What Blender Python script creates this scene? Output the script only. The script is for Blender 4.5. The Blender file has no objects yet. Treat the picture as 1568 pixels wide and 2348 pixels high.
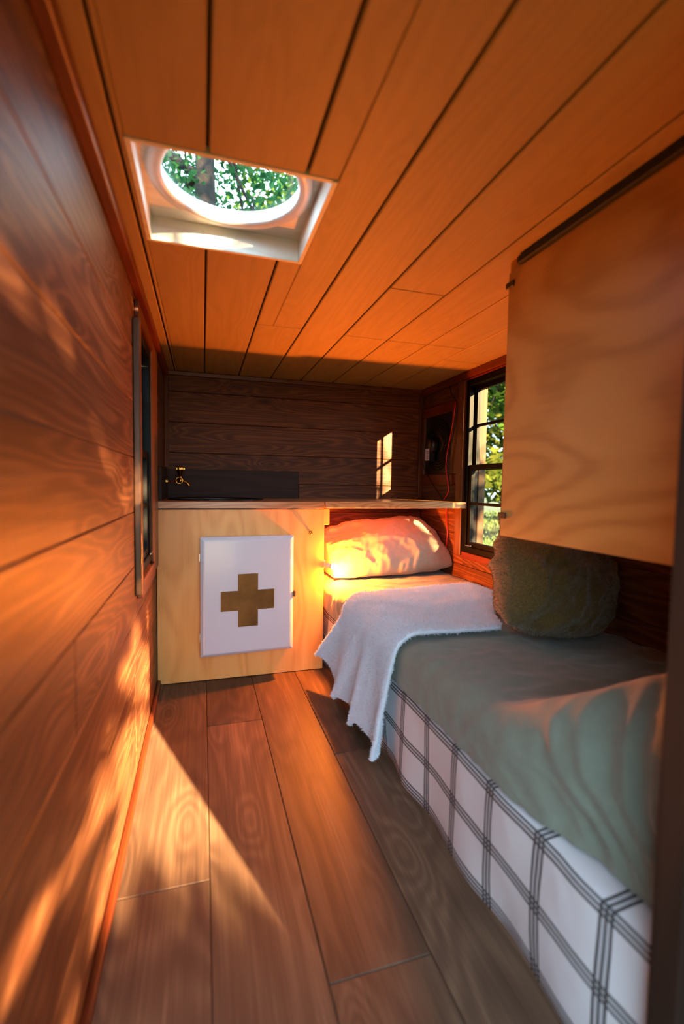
import bpy, bmesh, math, random
from mathutils import Vector, Matrix, noise

random.seed(7)
S = bpy.context.scene
COL = S.collection

# ---------------------------------------------------------------- camera
YAW, PITCH, ROLL, FPX = 0.2919, -0.0587, 0.0152, 1065.2
Fv = Vector((math.sin(YAW)*math.cos(PITCH), math.cos(YAW)*math.cos(PITCH), math.sin(PITCH)))
Rv = Vector((math.cos(YAW), -math.sin(YAW), 0)); Uv = Rv.cross(Fv)
R2 = Rv*math.cos(ROLL) + Uv*math.sin(ROLL); U2 = Uv*math.cos(ROLL) - Rv*math.sin(ROLL)
cd = bpy.data.cameras.new('camera'); cam = bpy.data.objects.new('camera', cd); COL.objects.link(cam)
m = Matrix.Identity(4)
for i in range(3):
    m[i][0], m[i][1], m[i][2] = R2[i], U2[i], -Fv[i]
m[2][3] = 1.0
cam.matrix_world = m
cd.sensor_fit = 'HORIZONTAL'; cd.sensor_width = 24.0; cd.lens = FPX/1568*24.0
cd.clip_start = 0.02; cd.clip_end = 300
cd.dof.use_dof = True; cd.dof.focus_distance = 2.38; cd.dof.aperture_fstop = 1.5
S.camera = cam

# ---------------------------------------------------------------- world, sun, exposure
w = bpy.data.worlds.new('world'); S.world = w; w.use_nodes = True
bg = w.node_tree.nodes['Background']
bg.inputs[0].default_value = (0.60, 0.82, 1.0, 1); bg.inputs[1].default_value = 11.0
SUN_DIR = Vector((-0.369, 1.0, -0.24)).normalized()
sd = bpy.data.lights.new('sun', 'SUN'); sun = bpy.data.objects.new('sun', sd); COL.objects.link(sun)
sd.energy = 190.0; sd.color = (1.0, 0.64, 0.32); sd.angle = math.radians(0.53)
sun.rotation_euler = SUN_DIR.to_track_quat('-Z', 'Y').to_euler()
sun.location = (3, -9, 5)
vs = S.view_settings
vs.view_transform = 'Standard'; vs.look = 'None'; vs.gamma = 1.0; vs.exposure = -0.28
vs.use_curve_mapping = False
S.cycles.max_bounces = 8; S.cycles.diffuse_bounces = 4; S.cycles.glossy_bounces = 3
S.cycles.transmission_bounces = 4; S.cycles.transparent_max_bounces = 12
S.cycles.caustics_reflective = False; S.cycles.caustics_refractive = False

# ---------------------------------------------------------------- room measures
XL, XR, YB, ZC = -0.2152, 1.4516, 2.936, 1.6515
YD = -0.12              # plane of the open doorway behind the camera
YF = 2.391              # cabinet front
LAMP_COL = (1.0, 0.205, 0.014)
LAMP_STR = 11000.0

# ---------------------------------------------------------------- helpers
def hexc(h):
    h = h.lstrip('#')
    o = []
    for i in (0, 2, 4):
        v = int(h[i:i+2], 16)/255
        o.append(v/12.92 if v <= 0.04045 else ((v+0.055)/1.055)**2.4)
    return (*o, 1)

def link(o, parent=None):
    COL.objects.link(o)
    if parent is not None: o.parent = parent
    return o

def tag(o, label=None, cat=None, group=None, kind=None):
    if label: o['label'] = label
    if cat: o['category'] = cat
    if group: o['group'] = group
    if kind: o['kind'] = kind
    return o

def empty(name, loc, label, cat, group=None, kind=None):
    o = bpy.data.objects.new(name, None); o.location = loc; o.empty_display_size = 0.05
    link(o); return tag(o, label, cat, group, kind)

def wloc(o):
    v = Vector((0, 0, 0))
    while o is not None:
        v += o.location; o = o.parent
    return v

def mesh_obj(name, me, mat, parent=None, at=None, smooth=False):
    """at = world location of the object's origin (parents are never rotated)"""
    o = bpy.data.objects.new(name, me)
    at = Vector(at) if at is not None else Vector((0, 0, 0))
    o.location = at - (wloc(parent) if parent is not None else Vector((0, 0, 0)))
    link(o, parent)
    if mat is not None and len(me.materials) == 0: me.materials.append(mat)
    if smooth:
        for p in me.polygons: p.use_smooth = True
    return o

def bm_mesh(bm, name='m'):
    me = bpy.data.meshes.new(name)
    bmesh.ops.recalc_face_normals(bm, faces=bm.faces)
    bm.to_mesh(me); bm.free(); return me

def add_box(bm, c, s):
    r = bmesh.ops.create_cube(bm, size=1.0)
    bmesh.ops.scale(bm, vec=s, verts=r['verts'])
    bmesh.ops.translate(bm, vec=c, verts=r['verts'])
    return r['verts']

_boxcache = {}
def box(name, x0, x1, y0, y1, z0, z1, mat, parent=None, bev=0.002, seg=1, share=True):
    s = (abs(x1-x0), abs(y1-y0), abs(z1-z0)); c = ((x0+x1)/2, (y0+y1)/2, (z0+z1)/2)
    key = (round(s[0], 4), round(s[1], 4), round(s[2], 4), bev, seg, mat.name if mat else '')
    me = _boxcache.get(key)
    if me is None:
        bm = bmesh.new(); add_box(bm, (0, 0, 0), s)
        if bev > 0:
            bmesh.ops.bevel(bm, geom=bm.edges[:], offset=min(bev, min(s)*0.45), segments=seg, affect='EDGES', profile=0.5)
        me = bm_mesh(bm, name); _boxcache[key] = me
    return mesh_obj(name, me, mat, parent, c)

def tube_into(bm, pts, rads, n=8, cap=True):
    """tapered tube along points"""
    rings = []
    pts = [Vector(p) for p in pts]
    if not hasattr(rads, '__len__'): rads = [rads]*len(pts)
    prev = None
    for i, p in enumerate(pts):
        d = (pts[min(i+1, len(pts)-1)] - pts[max(i-1, 0)]).normalized()
        if prev is None:
            a = d.orthogonal().normalized()
        else:
            a = (prev - d*prev.dot(d)).normalized()
        prev = a; b = d.cross(a)
        rings.append([bm.verts.new(p + (a*math.cos(2*math.pi*k/n) + b*math.sin(2*math.pi*k/n))*rads[i]) for k in range(n)])
    for i in range(len(rings)-1):
        for k in range(n):
            bm.faces.new((rings[i][k], rings[i][(k+1) % n], rings[i+1][(k+1) % n], rings[i+1][k]))
    if cap:
        bm.faces.new(rings[0][::-1]); bm.faces.new(rings[-1])

def tube(name, pts, rads, mat, parent=None, n=10):
    bm = bmesh.new(); c = Vector(pts[0])
    tube_into(bm, [Vector(p)-c for p in pts], rads, n)
    return mesh_obj(name, bm_mesh(bm, name), mat, parent, c, smooth=True)

def smooth_pts(pts, k=6):
    """Catmull-Rom"""
    P = [Vector(p) for p in pts]; out = []
    for i in range(len(P)-1):
        p0, p1, p2, p3 = P[max(i-1, 0)], P[i], P[i+1], P[min(i+2, len(P)-1)]
        for j in range(k):
            t = j/k
            out.append(0.5*((2*p1) + (p2-p0)*t + (2*p0-5*p1+4*p2-p3)*t*t + (3*p1-p0-3*p2+p3)*t**3))
    out.append(P[-1]); return out

def lathe(name, prof, mat, parent=None, at=(0, 0, 0), axis=(0, 0, 1), n=24, smooth=True):
    """prof: list of (radius, height) along axis"""
    bm = bmesh.new(); q = Vector((0, 0, 1)).rotation_difference(Vector(axis).normalized())
    rings = []
    for r, h in prof:
        if r < 1e-6:
            rings.append([bm.verts.new(q @ Vector((0, 0, h)))])
        else:
            rings.append([bm.verts.new(q @ Vector((r*math.cos(2*math.pi*k/n), r*math.sin(2*math.pi*k/n), h))) for k in range(n)])
    for a, b in zip(rings, rings[1:]):
        for k in range(n):
            k2 = (k+1) % n
            if len(a) == 1 and len(b) == 1: continue
            if len(a) == 1: bm.faces.new((a[0], b[k], b[k2]))
            elif len(b) == 1: bm.faces.new((a[k], a[k2], b[0]))
            else: bm.faces.new((a[k], a[k2], b[k2], b[k]))
    return mesh_obj(name, bm_mesh(bm, name), mat, parent, at, smooth=smooth)

def grid_mesh(name, P, closed=False, uv=None):
    """P[i][j] vectors -> quad grid"""
    n, mm = len(P), len(P[0])
    v = [p for row in P for p in row]; f = []
    for i in range(n-1):
        for j in range(mm-1):
            f.append((i*mm+j, i*mm+j+1, (i+1)*mm+j+1, (i+1)*mm+j))
        if closed: f.append((i*mm+mm-1, i*mm, (i+1)*mm, (i+1)*mm+mm-1))
    me = bpy.data.meshes.new(name); me.from_pydata([tuple(x) for x in v], [], f)
    if uv:
        l = me.uv_layers.new(name='UVMap')
        fl = [x for row in uv for x in row]
        for lp in me.loops: l.data[lp.index].uv = fl[lp.vertex_index]
    me.update(); return me

def nz(x, y, z=0.0): return noise.noise(Vector((x, y, z)))
def ridge(x, y, z=0.0): return 1.0 - 2.0*abs(noise.noise(Vector((x, y, z))))
def sstep(a, b, x):
    t = max(0.0, min(1.0, (x-a)/(b-a))); return t*t*(3-2*t)

# ---------------------------------------------------------------- materials
class NT:
    def __init__(s, name):
        s.m = bpy.data.materials.new(name); s.m.use_nodes = True; s.t = s.m.node_tree
        s.t.nodes.clear(); s.out = s.n('ShaderNodeOutputMaterial')
    def n(s, typ, **kw):
        nd = s.t.nodes.new(typ)
        for k, v in kw.items():
            if isinstance(k, str) and hasattr(nd, k): setattr(nd, k, v)
        return nd
    def l(s, a, b): s.t.links.new(a, b)
    def math(s, op, a, b=None, c=None, clamp=False):
        nd = s.n('ShaderNodeMath', operation=op); nd.use_clamp = clamp
        for i, v in enumerate((a, b, c)):
            if v is None: continue
            if isinstance(v, (int, float)): nd.inputs[i].default_value = v
            else: s.l(v, nd.inputs[i])
        return nd.outputs[0]
    def vmath(s, op, a, b):
        nd = s.n('ShaderNodeVectorMath', operation=op)
        for i, v in enumerate((a, b)):
            if isinstance(v, (tuple, list)): nd.inputs[i].default_value = v
            else: s.l(v, nd.inputs[i])
        return nd.outputs[0]
    def noise(s, vec, scale, detail=2.0, rough=0.5, dist=0.0):
        nd = s.n('ShaderNodeTexNoise'); nd.inputs['Scale'].default_value = scale
        nd.inputs['Detail'].default_value = detail; nd.inputs['Roughness'].default_value = rough
        nd.inputs['Distortion'].default_value = dist
        s.l(vec, nd.inputs['Vector']); return nd.outputs['Fac']
    def ramp(s, fac, stops):
        nd = s.n('ShaderNodeValToRGB'); e = nd.color_ramp.elements
        while len(e) < len(stops): e.new(0.5)
        for el, (p, c) in zip(e, stops): el.position = p; el.color = c
        s.l(fac, nd.inputs[0]); return nd.outputs[0]
    def mix(s, fac, a, b, blend='MIX'):
        nd = s.n('ShaderNodeMix', data_type='RGBA', blend_type=blend)
        if isinstance(fac, (int, float)): nd.inputs[0].default_value = fac
        else: s.l(fac, nd.inputs[0])
        for i, v in ((6, a), (7, b)):
            if isinstance(v, (tuple, list)): nd.inputs[i].default_value = v
            else: s.l(v, nd.inputs[i])
        return nd.outputs[2]
    def bsdf(s, col, rough=0.5, metal=0.0, bump=None, bstr=0.2, bdist=0.01, **kw):
        p = s.n('ShaderNodeBsdfPrincipled')
        if isinstance(col, (tuple, list)): p.inputs['Base Color'].default_value = col
        else: s.l(col, p.inputs['Base Color'])
        if isinstance(rough, (int, float)): p.inputs['Roughness'].default_value = rough
        else: s.l(rough, p.inputs['Roughness'])
        p.inputs['Metallic'].default_value = metal
        for k, v in kw.items(): p.inputs[k.replace('_', ' ')].default_value = v
        if bump is not None:
            b = s.n('ShaderNodeBump'); b.inputs['Strength'].default_value = bstr; b.inputs['Distance'].default_value = bdist
            s.l(bump, b.inputs['Height']); s.l(b.outputs[0], p.inputs['Normal'])
        s.l(p.outputs[0], s.out.inputs[0]); return p

def wood(name, dark, mid, light, axis=1, rings=5.0, across=5.0, along=0.55, fib=0.5, rough=0.45,
         vary=0.25, knots=0.0, bstr=0.25, coat=0.0, patch=0.3, spec=0.5, wr=0.3):
    t = NT(name)
    tc = t.n('ShaderNodeTexCoord'); oi = t.n('ShaderNodeObjectInfo'); rnd = oi.outputs['Random']
    cb = t.n('ShaderNodeCombineXYZ')
    for i, k in enumerate((37.7, 61.3, 23.9)): t.l(t.math('MULTIPLY', rnd, k), cb.inputs[i])
    sc = [across]*3; sc[axis] = along
    base = tc.outputs['Object']
    v = t.vmath('ADD', t.vmath('MULTIPLY', base, tuple(sc)), cb.outputs[0])
    n1 = t.noise(v, 1.0, 2.5, 0.45)
    phase = t.math('MULTIPLY', n1, rings*3.2)
    kd = None
    if knots > 0:
        vo = t.n('ShaderNodeTexVoronoi'); vo.inputs['Scale'].default_value = 1.0
        ks = [6.0]*3; ks[axis] = 2.1
        vk = t.vmath('ADD', t.vmath('MULTIPLY', base, tuple(ks)), cb.outputs[0])
        t.l(vk, vo.inputs['Vector'])
        kd = t.math('SUBTRACT', 1.0, t.math('MULTIPLY', vo.outputs['Distance'], 2.2), clamp=True)
        kd = t.math('POWER', kd, 2.0)
        phase = t.math('ADD', phase, t.math('MULTIPLY', kd, 5.0))
    ring = t.math('MULTIPLY_ADD', t.math('SINE', t.math('MULTIPLY', phase, 6.2832)), 0.5, 0.5)
    fs = [170.0]*3; fs[axis] = 3.0
    fv = t.vmath('ADD', t.vmath('MULTIPLY', base, tuple(fs)), cb.outputs[0])
    fiber = t.noise(fv, 1.0, 3.0, 0.6)
    fs2 = [38.0]*3; fs2[axis] = 1.2
    fiber2 = t.noise(t.vmath('ADD', t.vmath('MULTIPLY', base, tuple(fs2)), cb.outputs[0]), 1.0, 3.0, 0.6)
    fac = t.math('ADD', t.math('MULTIPLY_ADD', ring, wr, (1-fib-wr)*0.5), t.math('MULTIPLY', t.math('ADD', t.math('MULTIPLY', fiber, 0.5), t.math('MULTIPLY', fiber2, 0.5)), fib))
    col = t.ramp(fac, [(0.15, dark), (0.5, mid), (0.85, light)])
    pt = t.noise(t.vmath('ADD', t.vmath('MULTIPLY', base, tuple([9.0 if i != axis else 0.9 for i in range(3)])), cb.outputs[0]), 1.0, 3.0)
    val = t.math('ADD', t.math('MULTIPLY_ADD', rnd, vary*2, 1-vary), t.math('MULTIPLY', t.math('SUBTRACT', pt, 0.5), patch*2))
    if kd is not None:
        kk = t.math('SUBTRACT', t.math('MULTIPLY', kd, 2.2), 0.9, clamp=True)
        col = t.mix(t.math('MULTIPLY', kk, knots, clamp=True), col, (dark[0]*0.35, dark[1]*0.3, dark[2]*0.3, 1))
    hs = t.n('ShaderNodeHueSaturation'); t.l(val, hs.inputs['Value']); t.l(col, hs.inputs['Color'])
    p = t.bsdf(hs.outputs[0], rough, bump=fac, bstr=bstr, bdist=0.002, Coat_Weight=coat, Specular_IOR_Level=spec)
    p.inputs['Coat Roughness'].default_value = 0.25
    return t.m

M = {}
M['wall_x'] = wood('stained_boards_x', hexc('220f06'), hexc('5a3016'), hexc('8e5426'), 0, rings=9, across=7, knots=1.0, fib=0.65, rough=0.6, vary=0.25, wr=0.22, spec=0.3)
M['wall_y'] = wood('stained_boards_y', hexc('26120a'), hexc('5e351b'), hexc('93653f'), 1, rings=8, across=6, knots=1.0, fib=0.65, rough=0.5, vary=0.18, wr=0.22, spec=0.35, patch=0.6)
M['trim_y'] = wood('stained_trim_y', hexc('361005'), hexc('602409'), hexc('7a3a18'), 1, rings=3, rough=0.4, wr=0.2)
M['trim_x'] = wood('stained_trim_x', hexc('331605'), hexc('603010'), hexc('7a451f'), 0, rings=3, rough=0.4, wr=0.2)
M['trim_z'] = wood('stained_trim_z', hexc('3c2310'), hexc('684021'), hexc('855c38'), 2, rings=3, rough=0.4, wr=0.2)
M['trim_v'] = wood('stained_corner_strip', hexc('33180a'), hexc('5c3013'), hexc('784722'), 2, rings=3, rough=0.55, wr=0.2, spec=0.25)
M['jamb'] = wood('outer_jamb_wood', hexc('33241a'), hexc('4c3826'), hexc('5a4530'), 2, rings=3, rough=0.7, wr=0.2, spec=0.2)
M['ceil'] = wood('cream_boards', hexc('967a50'), hexc('a78859'), hexc('b19363'), 1, rings=5, fib=0.6, rough=0.6, vary=0.03, patch=0.07, knots=0.3, bstr=0.05, wr=0.16)
M['floor'] = wood('vinyl_planks', hexc('2c211a'), hexc('584434'), hexc('80674f'), 1, rings=4, across=5, along=0.8, fib=0.75, rough=0.55, vary=0.28, patch=0.6, knots=0.6, bstr=0.12, wr=0.12, spec=0.3)
M['ply'] = wood('birch_plywood', hexc('d89044'), hexc('f0ab5a'), hexc('f6bc70'), 2, rings=4, across=3.0, along=0.7, fib=0.5, rough=0.4, vary=0.03, patch=0.12, bstr=0.05, wr=0.25)
M['ply_y'] = wood('maple_plywood', hexc('9a6528'), hexc('c48d46'), hexc('cc9852'), 1, rings=4, across=2.4, along=0.9, fib=0.35, rough=0.4, vary=0.03, patch=0.08, bstr=0.04, wr=0.3)
M['butcher'] = wood('worktop_wood', hexc('8a552a'), hexc('b98350'), hexc('cb9d68'), 0, rings=6, across=7, along=1.0, fib=0.55, rough=0.3, vary=0.06, patch=0.25, knots=0.7, bstr=0.08, wr=0.3)
M['walnut'] = wood('dark_walnut', hexc('180d08'), hexc('2e1b12'), hexc('3e271a'), 0, rings=3, rough=0.6, vary=0.05, bstr=0.1, spec=0.25)
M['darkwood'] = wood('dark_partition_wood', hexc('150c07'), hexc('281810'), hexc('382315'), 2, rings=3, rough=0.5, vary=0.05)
M['white_wood'] = wood('whitewashed_board', hexc('d2ccbe'), hexc('ebe7dc'), hexc('f4f1ea'), 0, rings=5, fib=0.5, rough=0.55, vary=0.03, patch=0.08, bstr=0.1, wr=0.2)

def plain(name, col, rough=0.5, metal=0.0, nscale=0, namt=0.0, bscale=0, bstr=0.1, bdist=0.003, **kw):
    t = NT(name); c = hexc(col) if isinstance(col, str) else col
    tc = t.n('ShaderNodeTexCoord'); bump = None; cc = c
    if nscale:
        f = t.noise(tc.outputs['Object'], nscale, 4.0, 0.6)
        cc = t.ramp(f, [(0.3, tuple([x*(1-namt) for x in c[:3]])+(1,)), (0.7, tuple([min(1, x*(1+namt)) for x in c[:3]])+(1,))])
    if bscale: bump = t.noise(tc.outputs['Object'], bscale, 4.0, 0.6)
    t.bsdf(cc, rough, metal, bump, bstr, bdist, **kw); return t.m

M['gap'] = plain('dark_backing', '140c08', 0.9, nscale=5, namt=0.2)
M['black'] = plain('black_aluminium', '050606', 0.5, 0.0, nscale=8, namt=0.2, Specular_IOR_Level=0.12)
M['blackplastic'] = plain('black_plastic', '0a0a0b', 0.4, nscale=30, namt=0.2)
M['gap_shade'] = plain('gap_shade_black', '0c0a09', 0.7, nscale=30, namt=0.2)  # near-black that paints the shade in the gap over the cupboard door
M['enamel'] = plain('white_enamel', 'cfd6e0', 0.22, nscale=3, namt=0.015, Coat_Weight=0.3)
M['bronze'] = plain('aged_bronze', '6b4a22', 0.42, 0.75, nscale=9, namt=0.35)
M['brass'] = plain('polished_brass', 'b98a3c', 0.22, 1.0, nscale=20, namt=0.15)
M['chrome'] = plain('steel', 'b0b4b8', 0.2, 1.0, nscale=10, namt=0.05)
M['red'] = plain('red_cable', 'd00d10', 0.35, nscale=20, namt=0.1)
M['cable'] = plain('black_cable', '0b0b0c', 0.45, nscale=20, namt=0.1)
M['porcelain'] = plain('white_socket', 'd8cfc0', 0.4, nscale=20, namt=0.05)
M['acrylic_rim'] = plain('white_acrylic_rim', 'd4dadf', 0.3, nscale=12, namt=0.08)
M['sheet'] = plain('sage_linen', '6f7668', 0.85, nscale=60, namt=0.06, bscale=420, bstr=0.25, bdist=0.0015, Sheen_Weight=0.25)
M['linen'] = plain('sand_linen', 'a49a86', 0.85, nscale=60, namt=0.06, bscale=420, bstr=0.25, bdist=0.0015, Sheen_Weight=0.2)
M['fleece'] = plain('white_fleece', 'd8e2ec', 0.95, nscale=90, namt=0.06, bscale=260, bstr=0.5, bdist=0.004, Sheen_Weight=0.5)
M['wool'] = plain('olive_wool', '5e4f1e', 0.95, nscale=140, namt=0.45, bscale=300, bstr=0.6, bdist=0.004, Sheen_Weight=0.35)
M['soil'] = plain('grass_ground', '2a3616', 0.95, nscale=1.3, namt=0.45, bscale=14, bstr=0.5, bdist=0.05)
M['grass'] = plain('grass_blades', '3a541d', 0.7, nscale=1.2, namt=0.4)
M['bark'] = plain('bark', '261e17', 0.9, nscale=9, namt=0.5, bscale=22, bstr=0.8, bdist=0.03)
M['wheel'] = plain('outer_skin', '3a3f3c', 0.6, nscale=3, namt=0.1)

def leafmat(name, a, b):
    t = NT(name); tc = t.n('ShaderNodeTexCoord')
    f = t.noise(tc.outputs['Object'], 2.6, 3.0)
    col = t.ramp(f, [(0.35, hexc(a)), (0.65, hexc(b))])
    d = t.n('ShaderNodeBsdfDiffuse'); tr = t.n('ShaderNodeBsdfTranslucent'); mx = t.n('ShaderNodeMixShader')
    mx.inputs[0].default_value = 0.45
    t.l(col, d.inputs[0]); t.l(col, tr.inputs[0]); t.l(d.outputs[0], mx.inputs[1]); t.l(tr.outputs[0], mx.inputs[2])
    t.l(mx.outputs[0], t.out.inputs[0]); return t.m
M['leaf'] = leafmat('leaf_green', '1f3513', '3c5822')
M['leaf2'] = leafmat('leaf_yellow_green', '2e3d15', '565c26')
M['leaf3'] = leafmat('leaf_blue_green', '1a4526', '406f42')

def glassmat(name, tint, refl=1.0, rough=0.02):
    t = NT(name)
    tr = t.n('ShaderNodeBsdfTransparent'); tr.inputs[0].default_value = (*tint, 1)
    g = t.n('ShaderNodeBsdfGlossy'); g.inputs['Roughness'].default_value = rough; g.inputs[0].default_value = (refl, refl, refl, 1)
    lw = t.n('ShaderNodeLayerWeight'); fz = t.math('MULTIPLY_ADD', t.math('POWER', lw.outputs['Facing'], 5.0), 0.75, 0.035)
    mx = t.n('ShaderNodeMixShader')
    t.l(fz, mx.inputs[0]); t.l(tr.outputs[0], mx.inputs[1]); t.l(g.outputs[0], mx.inputs[2])
    t.l(mx.outputs[0], t.out.inputs[0]); return t.m
M['glass'] = glassmat('window_glass', (0.80, 0.83, 0.81))
M['dome'] = glassmat('dome_acrylic', (0.88, 0.93, 0.94), 0.5)

def emit(name, col, st):
    t = NT(name); e = t.n('ShaderNodeEmission'); e.inputs[0].default_value = (*col, 1); e.inputs[1].default_value = st
    t.l(e.outputs[0], t.out.inputs[0]); return t.m
M['bulb'] = emit('lit_bulb', LAMP_COL, LAMP_STR)

def plaidmat():
    t = NT('white_plaid_cotton')
    uvn = t.n('ShaderNodeTexCoord'); sp = t.n('ShaderNodeSeparateXYZ')
    wob = t.n('ShaderNodeTexNoise'); wob.inputs['Scale'].default_value = 5.0; t.l(uvn.outputs['UV'], wob.inputs['Vector'])
    off = t.vmath('MULTIPLY', t.vmath('SUBTRACT', wob.outputs['Color'], (0.5, 0.5, 0.5)), (0.016, 0.016, 0))
    t.l(t.vmath('ADD', uvn.outputs['UV'], off), sp.inputs[0])
    def lines(c, period, o):
        d = t.math('MULTIPLY', t.math('ABSOLUTE', t.math('SUBTRACT', t.math('FRACT', t.math('MULTIPLY_ADD', c, 1/period, 0.5-o/period)), 0.5)), period)
        a = t.math('LESS_THAN', d, 0.0026)
        b = t.math('LESS_THAN', t.math('ABSOLUTE', t.math('SUBTRACT', d, 0.0115)), 0.0028)
        g = t.math('MULTIPLY', t.math('LESS_THAN', d, 0.013), 0.28)
        return t.math('MAXIMUM', t.math('MAXIMUM', a, b), g)
    lu = lines(sp.outputs[0], 0.165, 0.905); lv = lines(sp.outputs[1], 0.135, 0.02)
    f = t.math('SUBTRACT', t.math('ADD', lu, lv), t.math('MULTIPLY', t.math('MULTIPLY', lu, lv), 0.9), clamp=True)
    col = t.mix(t.math('MULTIPLY', f, 0.93), hexc('c8c9cc'), hexc('0d0c0e'))
    tc = t.n('ShaderNodeTexCoord')
    bmp = t.noise(tc.outputs['Object'], 9.0, 4.0)
    t.bsdf(col, 0.85, bump=bmp, bstr=0.3, bdist=0.02)
    return t.m
M['plaid'] = plaidmat()

# ---------------------------------------------------------------- room shell
def subtract(r, h):
    """rect r=(a0,a1,b0,b1) minus rect h -> list of rects"""
    a0, a1, b0, b1 = r; c0, c1, d0, d1 = h
    if c0 >= a1 or c1 <= a0 or d0 >= b1 or d1 <= b0: return [r]
    o = []
    if a0 < c0: o.append((a0, c0, b0, b1))
    if c1 < a1: o.append((c1, a1, b0, b1))
    x0, x1 = max(a0, c0), min(a1, c1)
    if b0 < d0: o.append((x0, x1, b0, d0))
    if d1 < b1: o.append((x0, x1, d1, b1))
    return o

def backing(name, boxes, mat, label, cat):
    bm = bmesh.new()
    b0 = boxes[0]; c = Vector(((b0[0]+b0[1])/2, (b0[2]+b0[3])/2, (b0[4]+b0[5])/2))
    for x0, x1, y0, y1, z0, z1 in boxes:
        add_box(bm, Vector(((x0+x1)/2, (y0+y1)/2, (z0+z1)/2))-c, (x1-x0, y1-y0, z1-z0))
    o = mesh_obj(name, bm_mesh(bm, name), mat, None, c)
    return tag(o, label, cat, kind='structure')

TH = 0.014   # board thickness
# floor
floor = backing('floor', [(XL-0.07, XR+0.07, YD-0.05, YB+0.07, -0.06, -0.010)], M['gap'], 'brown wood-look plank floor of the camper', 'floor')
cols = [(XL, 0.0151), (0.0151, 0.2404), (0.2404, 0.468), (0.468, 0.695), (0.695, 0.92), (0.92, 1.145), (1.145, XR)]
joints = [[1.16], [1.93, 0.71], [0.84], [1.606, 0.386], [1.2], [1.8], [0.9]]
for (x0, x1), js in zip(cols, joints):
    ys = [YD] + sorted(js) + [YB]
    for a, b in zip(ys, ys[1:]):
        box('plank', x0+0.0008, x1-0.0008, a+0.0008, b-0.0008, -0.010, 0.0, M['floor'], floor, bev=0.0016)
# ceiling
HOLE = (-0.142, 0.281, 1.0, 1.392)
ceiling = backing('ceiling', [(a, b, c, d, ZC+0.013, ZC+0.05) for a, b, c, d in subtract((XL-0.07, XR+0.07, YD-0.05, YB+0.07), HOLE)], M['gap'], 'ceiling of cream painted boards lit orange', 'ceiling')
cs = [XL, -0.155, 0.0105, 0.2116, 0.4053, 0.594, 0.80, 1.0, 1.2, XR]
cj = [[], [], [], [1.965], [], [1.467, 1.985], [1.99], [1.985], [2.2]]
for i, (x0, x1) in enumerate(zip(cs, cs[1:])):
    ys = [YD] + cj[i] + [YB]
    for a, b in zip(ys, ys[1:]):
        for r in subtract((x0+0.0030, x1-0.0030, a+0.0006, b-0.0006), HOLE):
            box('board', r[0], r[1], r[2], r[3], ZC, ZC+0.013, M['ceil'], ceiling, bev=0.003)
# windows (outer frame rectangles)
WR = (1.70, 2.372, 0.625, 1.600)     # right wall: y0,y1,z0,z1
WL = (1.70, 2.13, 0.665, 1.545)      # left wall
def wall_side(name, x, sgn, hole, mat, splits, label):
    """sgn: +1 wall lies towards +X from plane x"""
    xa, xb = (x, x+TH) if sgn > 0 else (x-TH, x)
    xc, xd = (x+TH, x+0.07) if sgn > 0 else (x-0.07, x-TH)
    o = backing(name, [(xc, xd, a, b, c, d) for a, b, c, d in subtract((YD-0.05, YB+0.07, -0.01, ZC+0.012), hole)], M['gap'], label, 'wall')
    zs = [0.0]+[0.005+0.179*k for k in range(1, 10)]+[ZC]
    for k, (z0, z1) in enumerate(zip(zs, zs[1:])):
        ys = [YD]+splits.get(k, [])+[YB]
        for a, b in zip(ys, ys[1:]):
            for r in subtract((a+0.0006, b-0.0006, z0+0.0011, z1-0.0011), hole):
                if r[3]-r[2] < 0.006: continue
                box('plank', xa, xb, r[0], r[1], r[2], r[3], mat, o, bev=0.0018)
    return o
wall_left = wall_side('wall_left', XL, -1, WL, M['wall_y'], {0: [1.64], 1: [1.64], 2: [1.64], 3: [0.9]}, 'left wall of stained horizontal planks with strong grain')
wall_right = wall_side('wall_right', XR, 1, WR, M['wall_y'], {2: [1.5], 5: [1.1]}, 'right wall of stained planks around the black window')
wall_back = backing('wall_back', [(XL-0.07, XR+0.07, YB+TH, YB+0.07, -0.01, ZC+0.012)], M['gap'], 'back wall of dark knotty horizontal planks above the worktop', 'wall')
zb = [0.0]+[1.534-0.179*k for k in range(8, -1, -1)]+[ZC]
for k, (z0, z1) in enumerate(zip(zb, zb[1:])):
    xs = [XL, XR] if k != 5 else [XL, 0.59, XR]
    for a, b in zip(xs, xs[1:]):
        box('plank', a+0.0006, b-0.0006, YB, YB+TH, z0+0.0011, z1-0.0011, M['wall_x'], wall_back, bev=0.0018)
DOOR_X1 = 0.60
wall_front = backing('wall_front', [(DOOR_X1, XR+0.07, YD-0.04, YD, -0.01, ZC+0.012), (XL-0.07, DOOR_X1, YD-0.04, YD, 1.62, ZC+0.012)], M['darkwood'], 'end wall beside the open doorway', 'wall')
wall_partition = backing('wall_partition', [(0.62, XR-0.001, 0.437, 0.477, 0.001, ZC-0.001)], M['darkwood'], 'dark brown wooden partition edge at the right foreground', 'wall')

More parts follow.
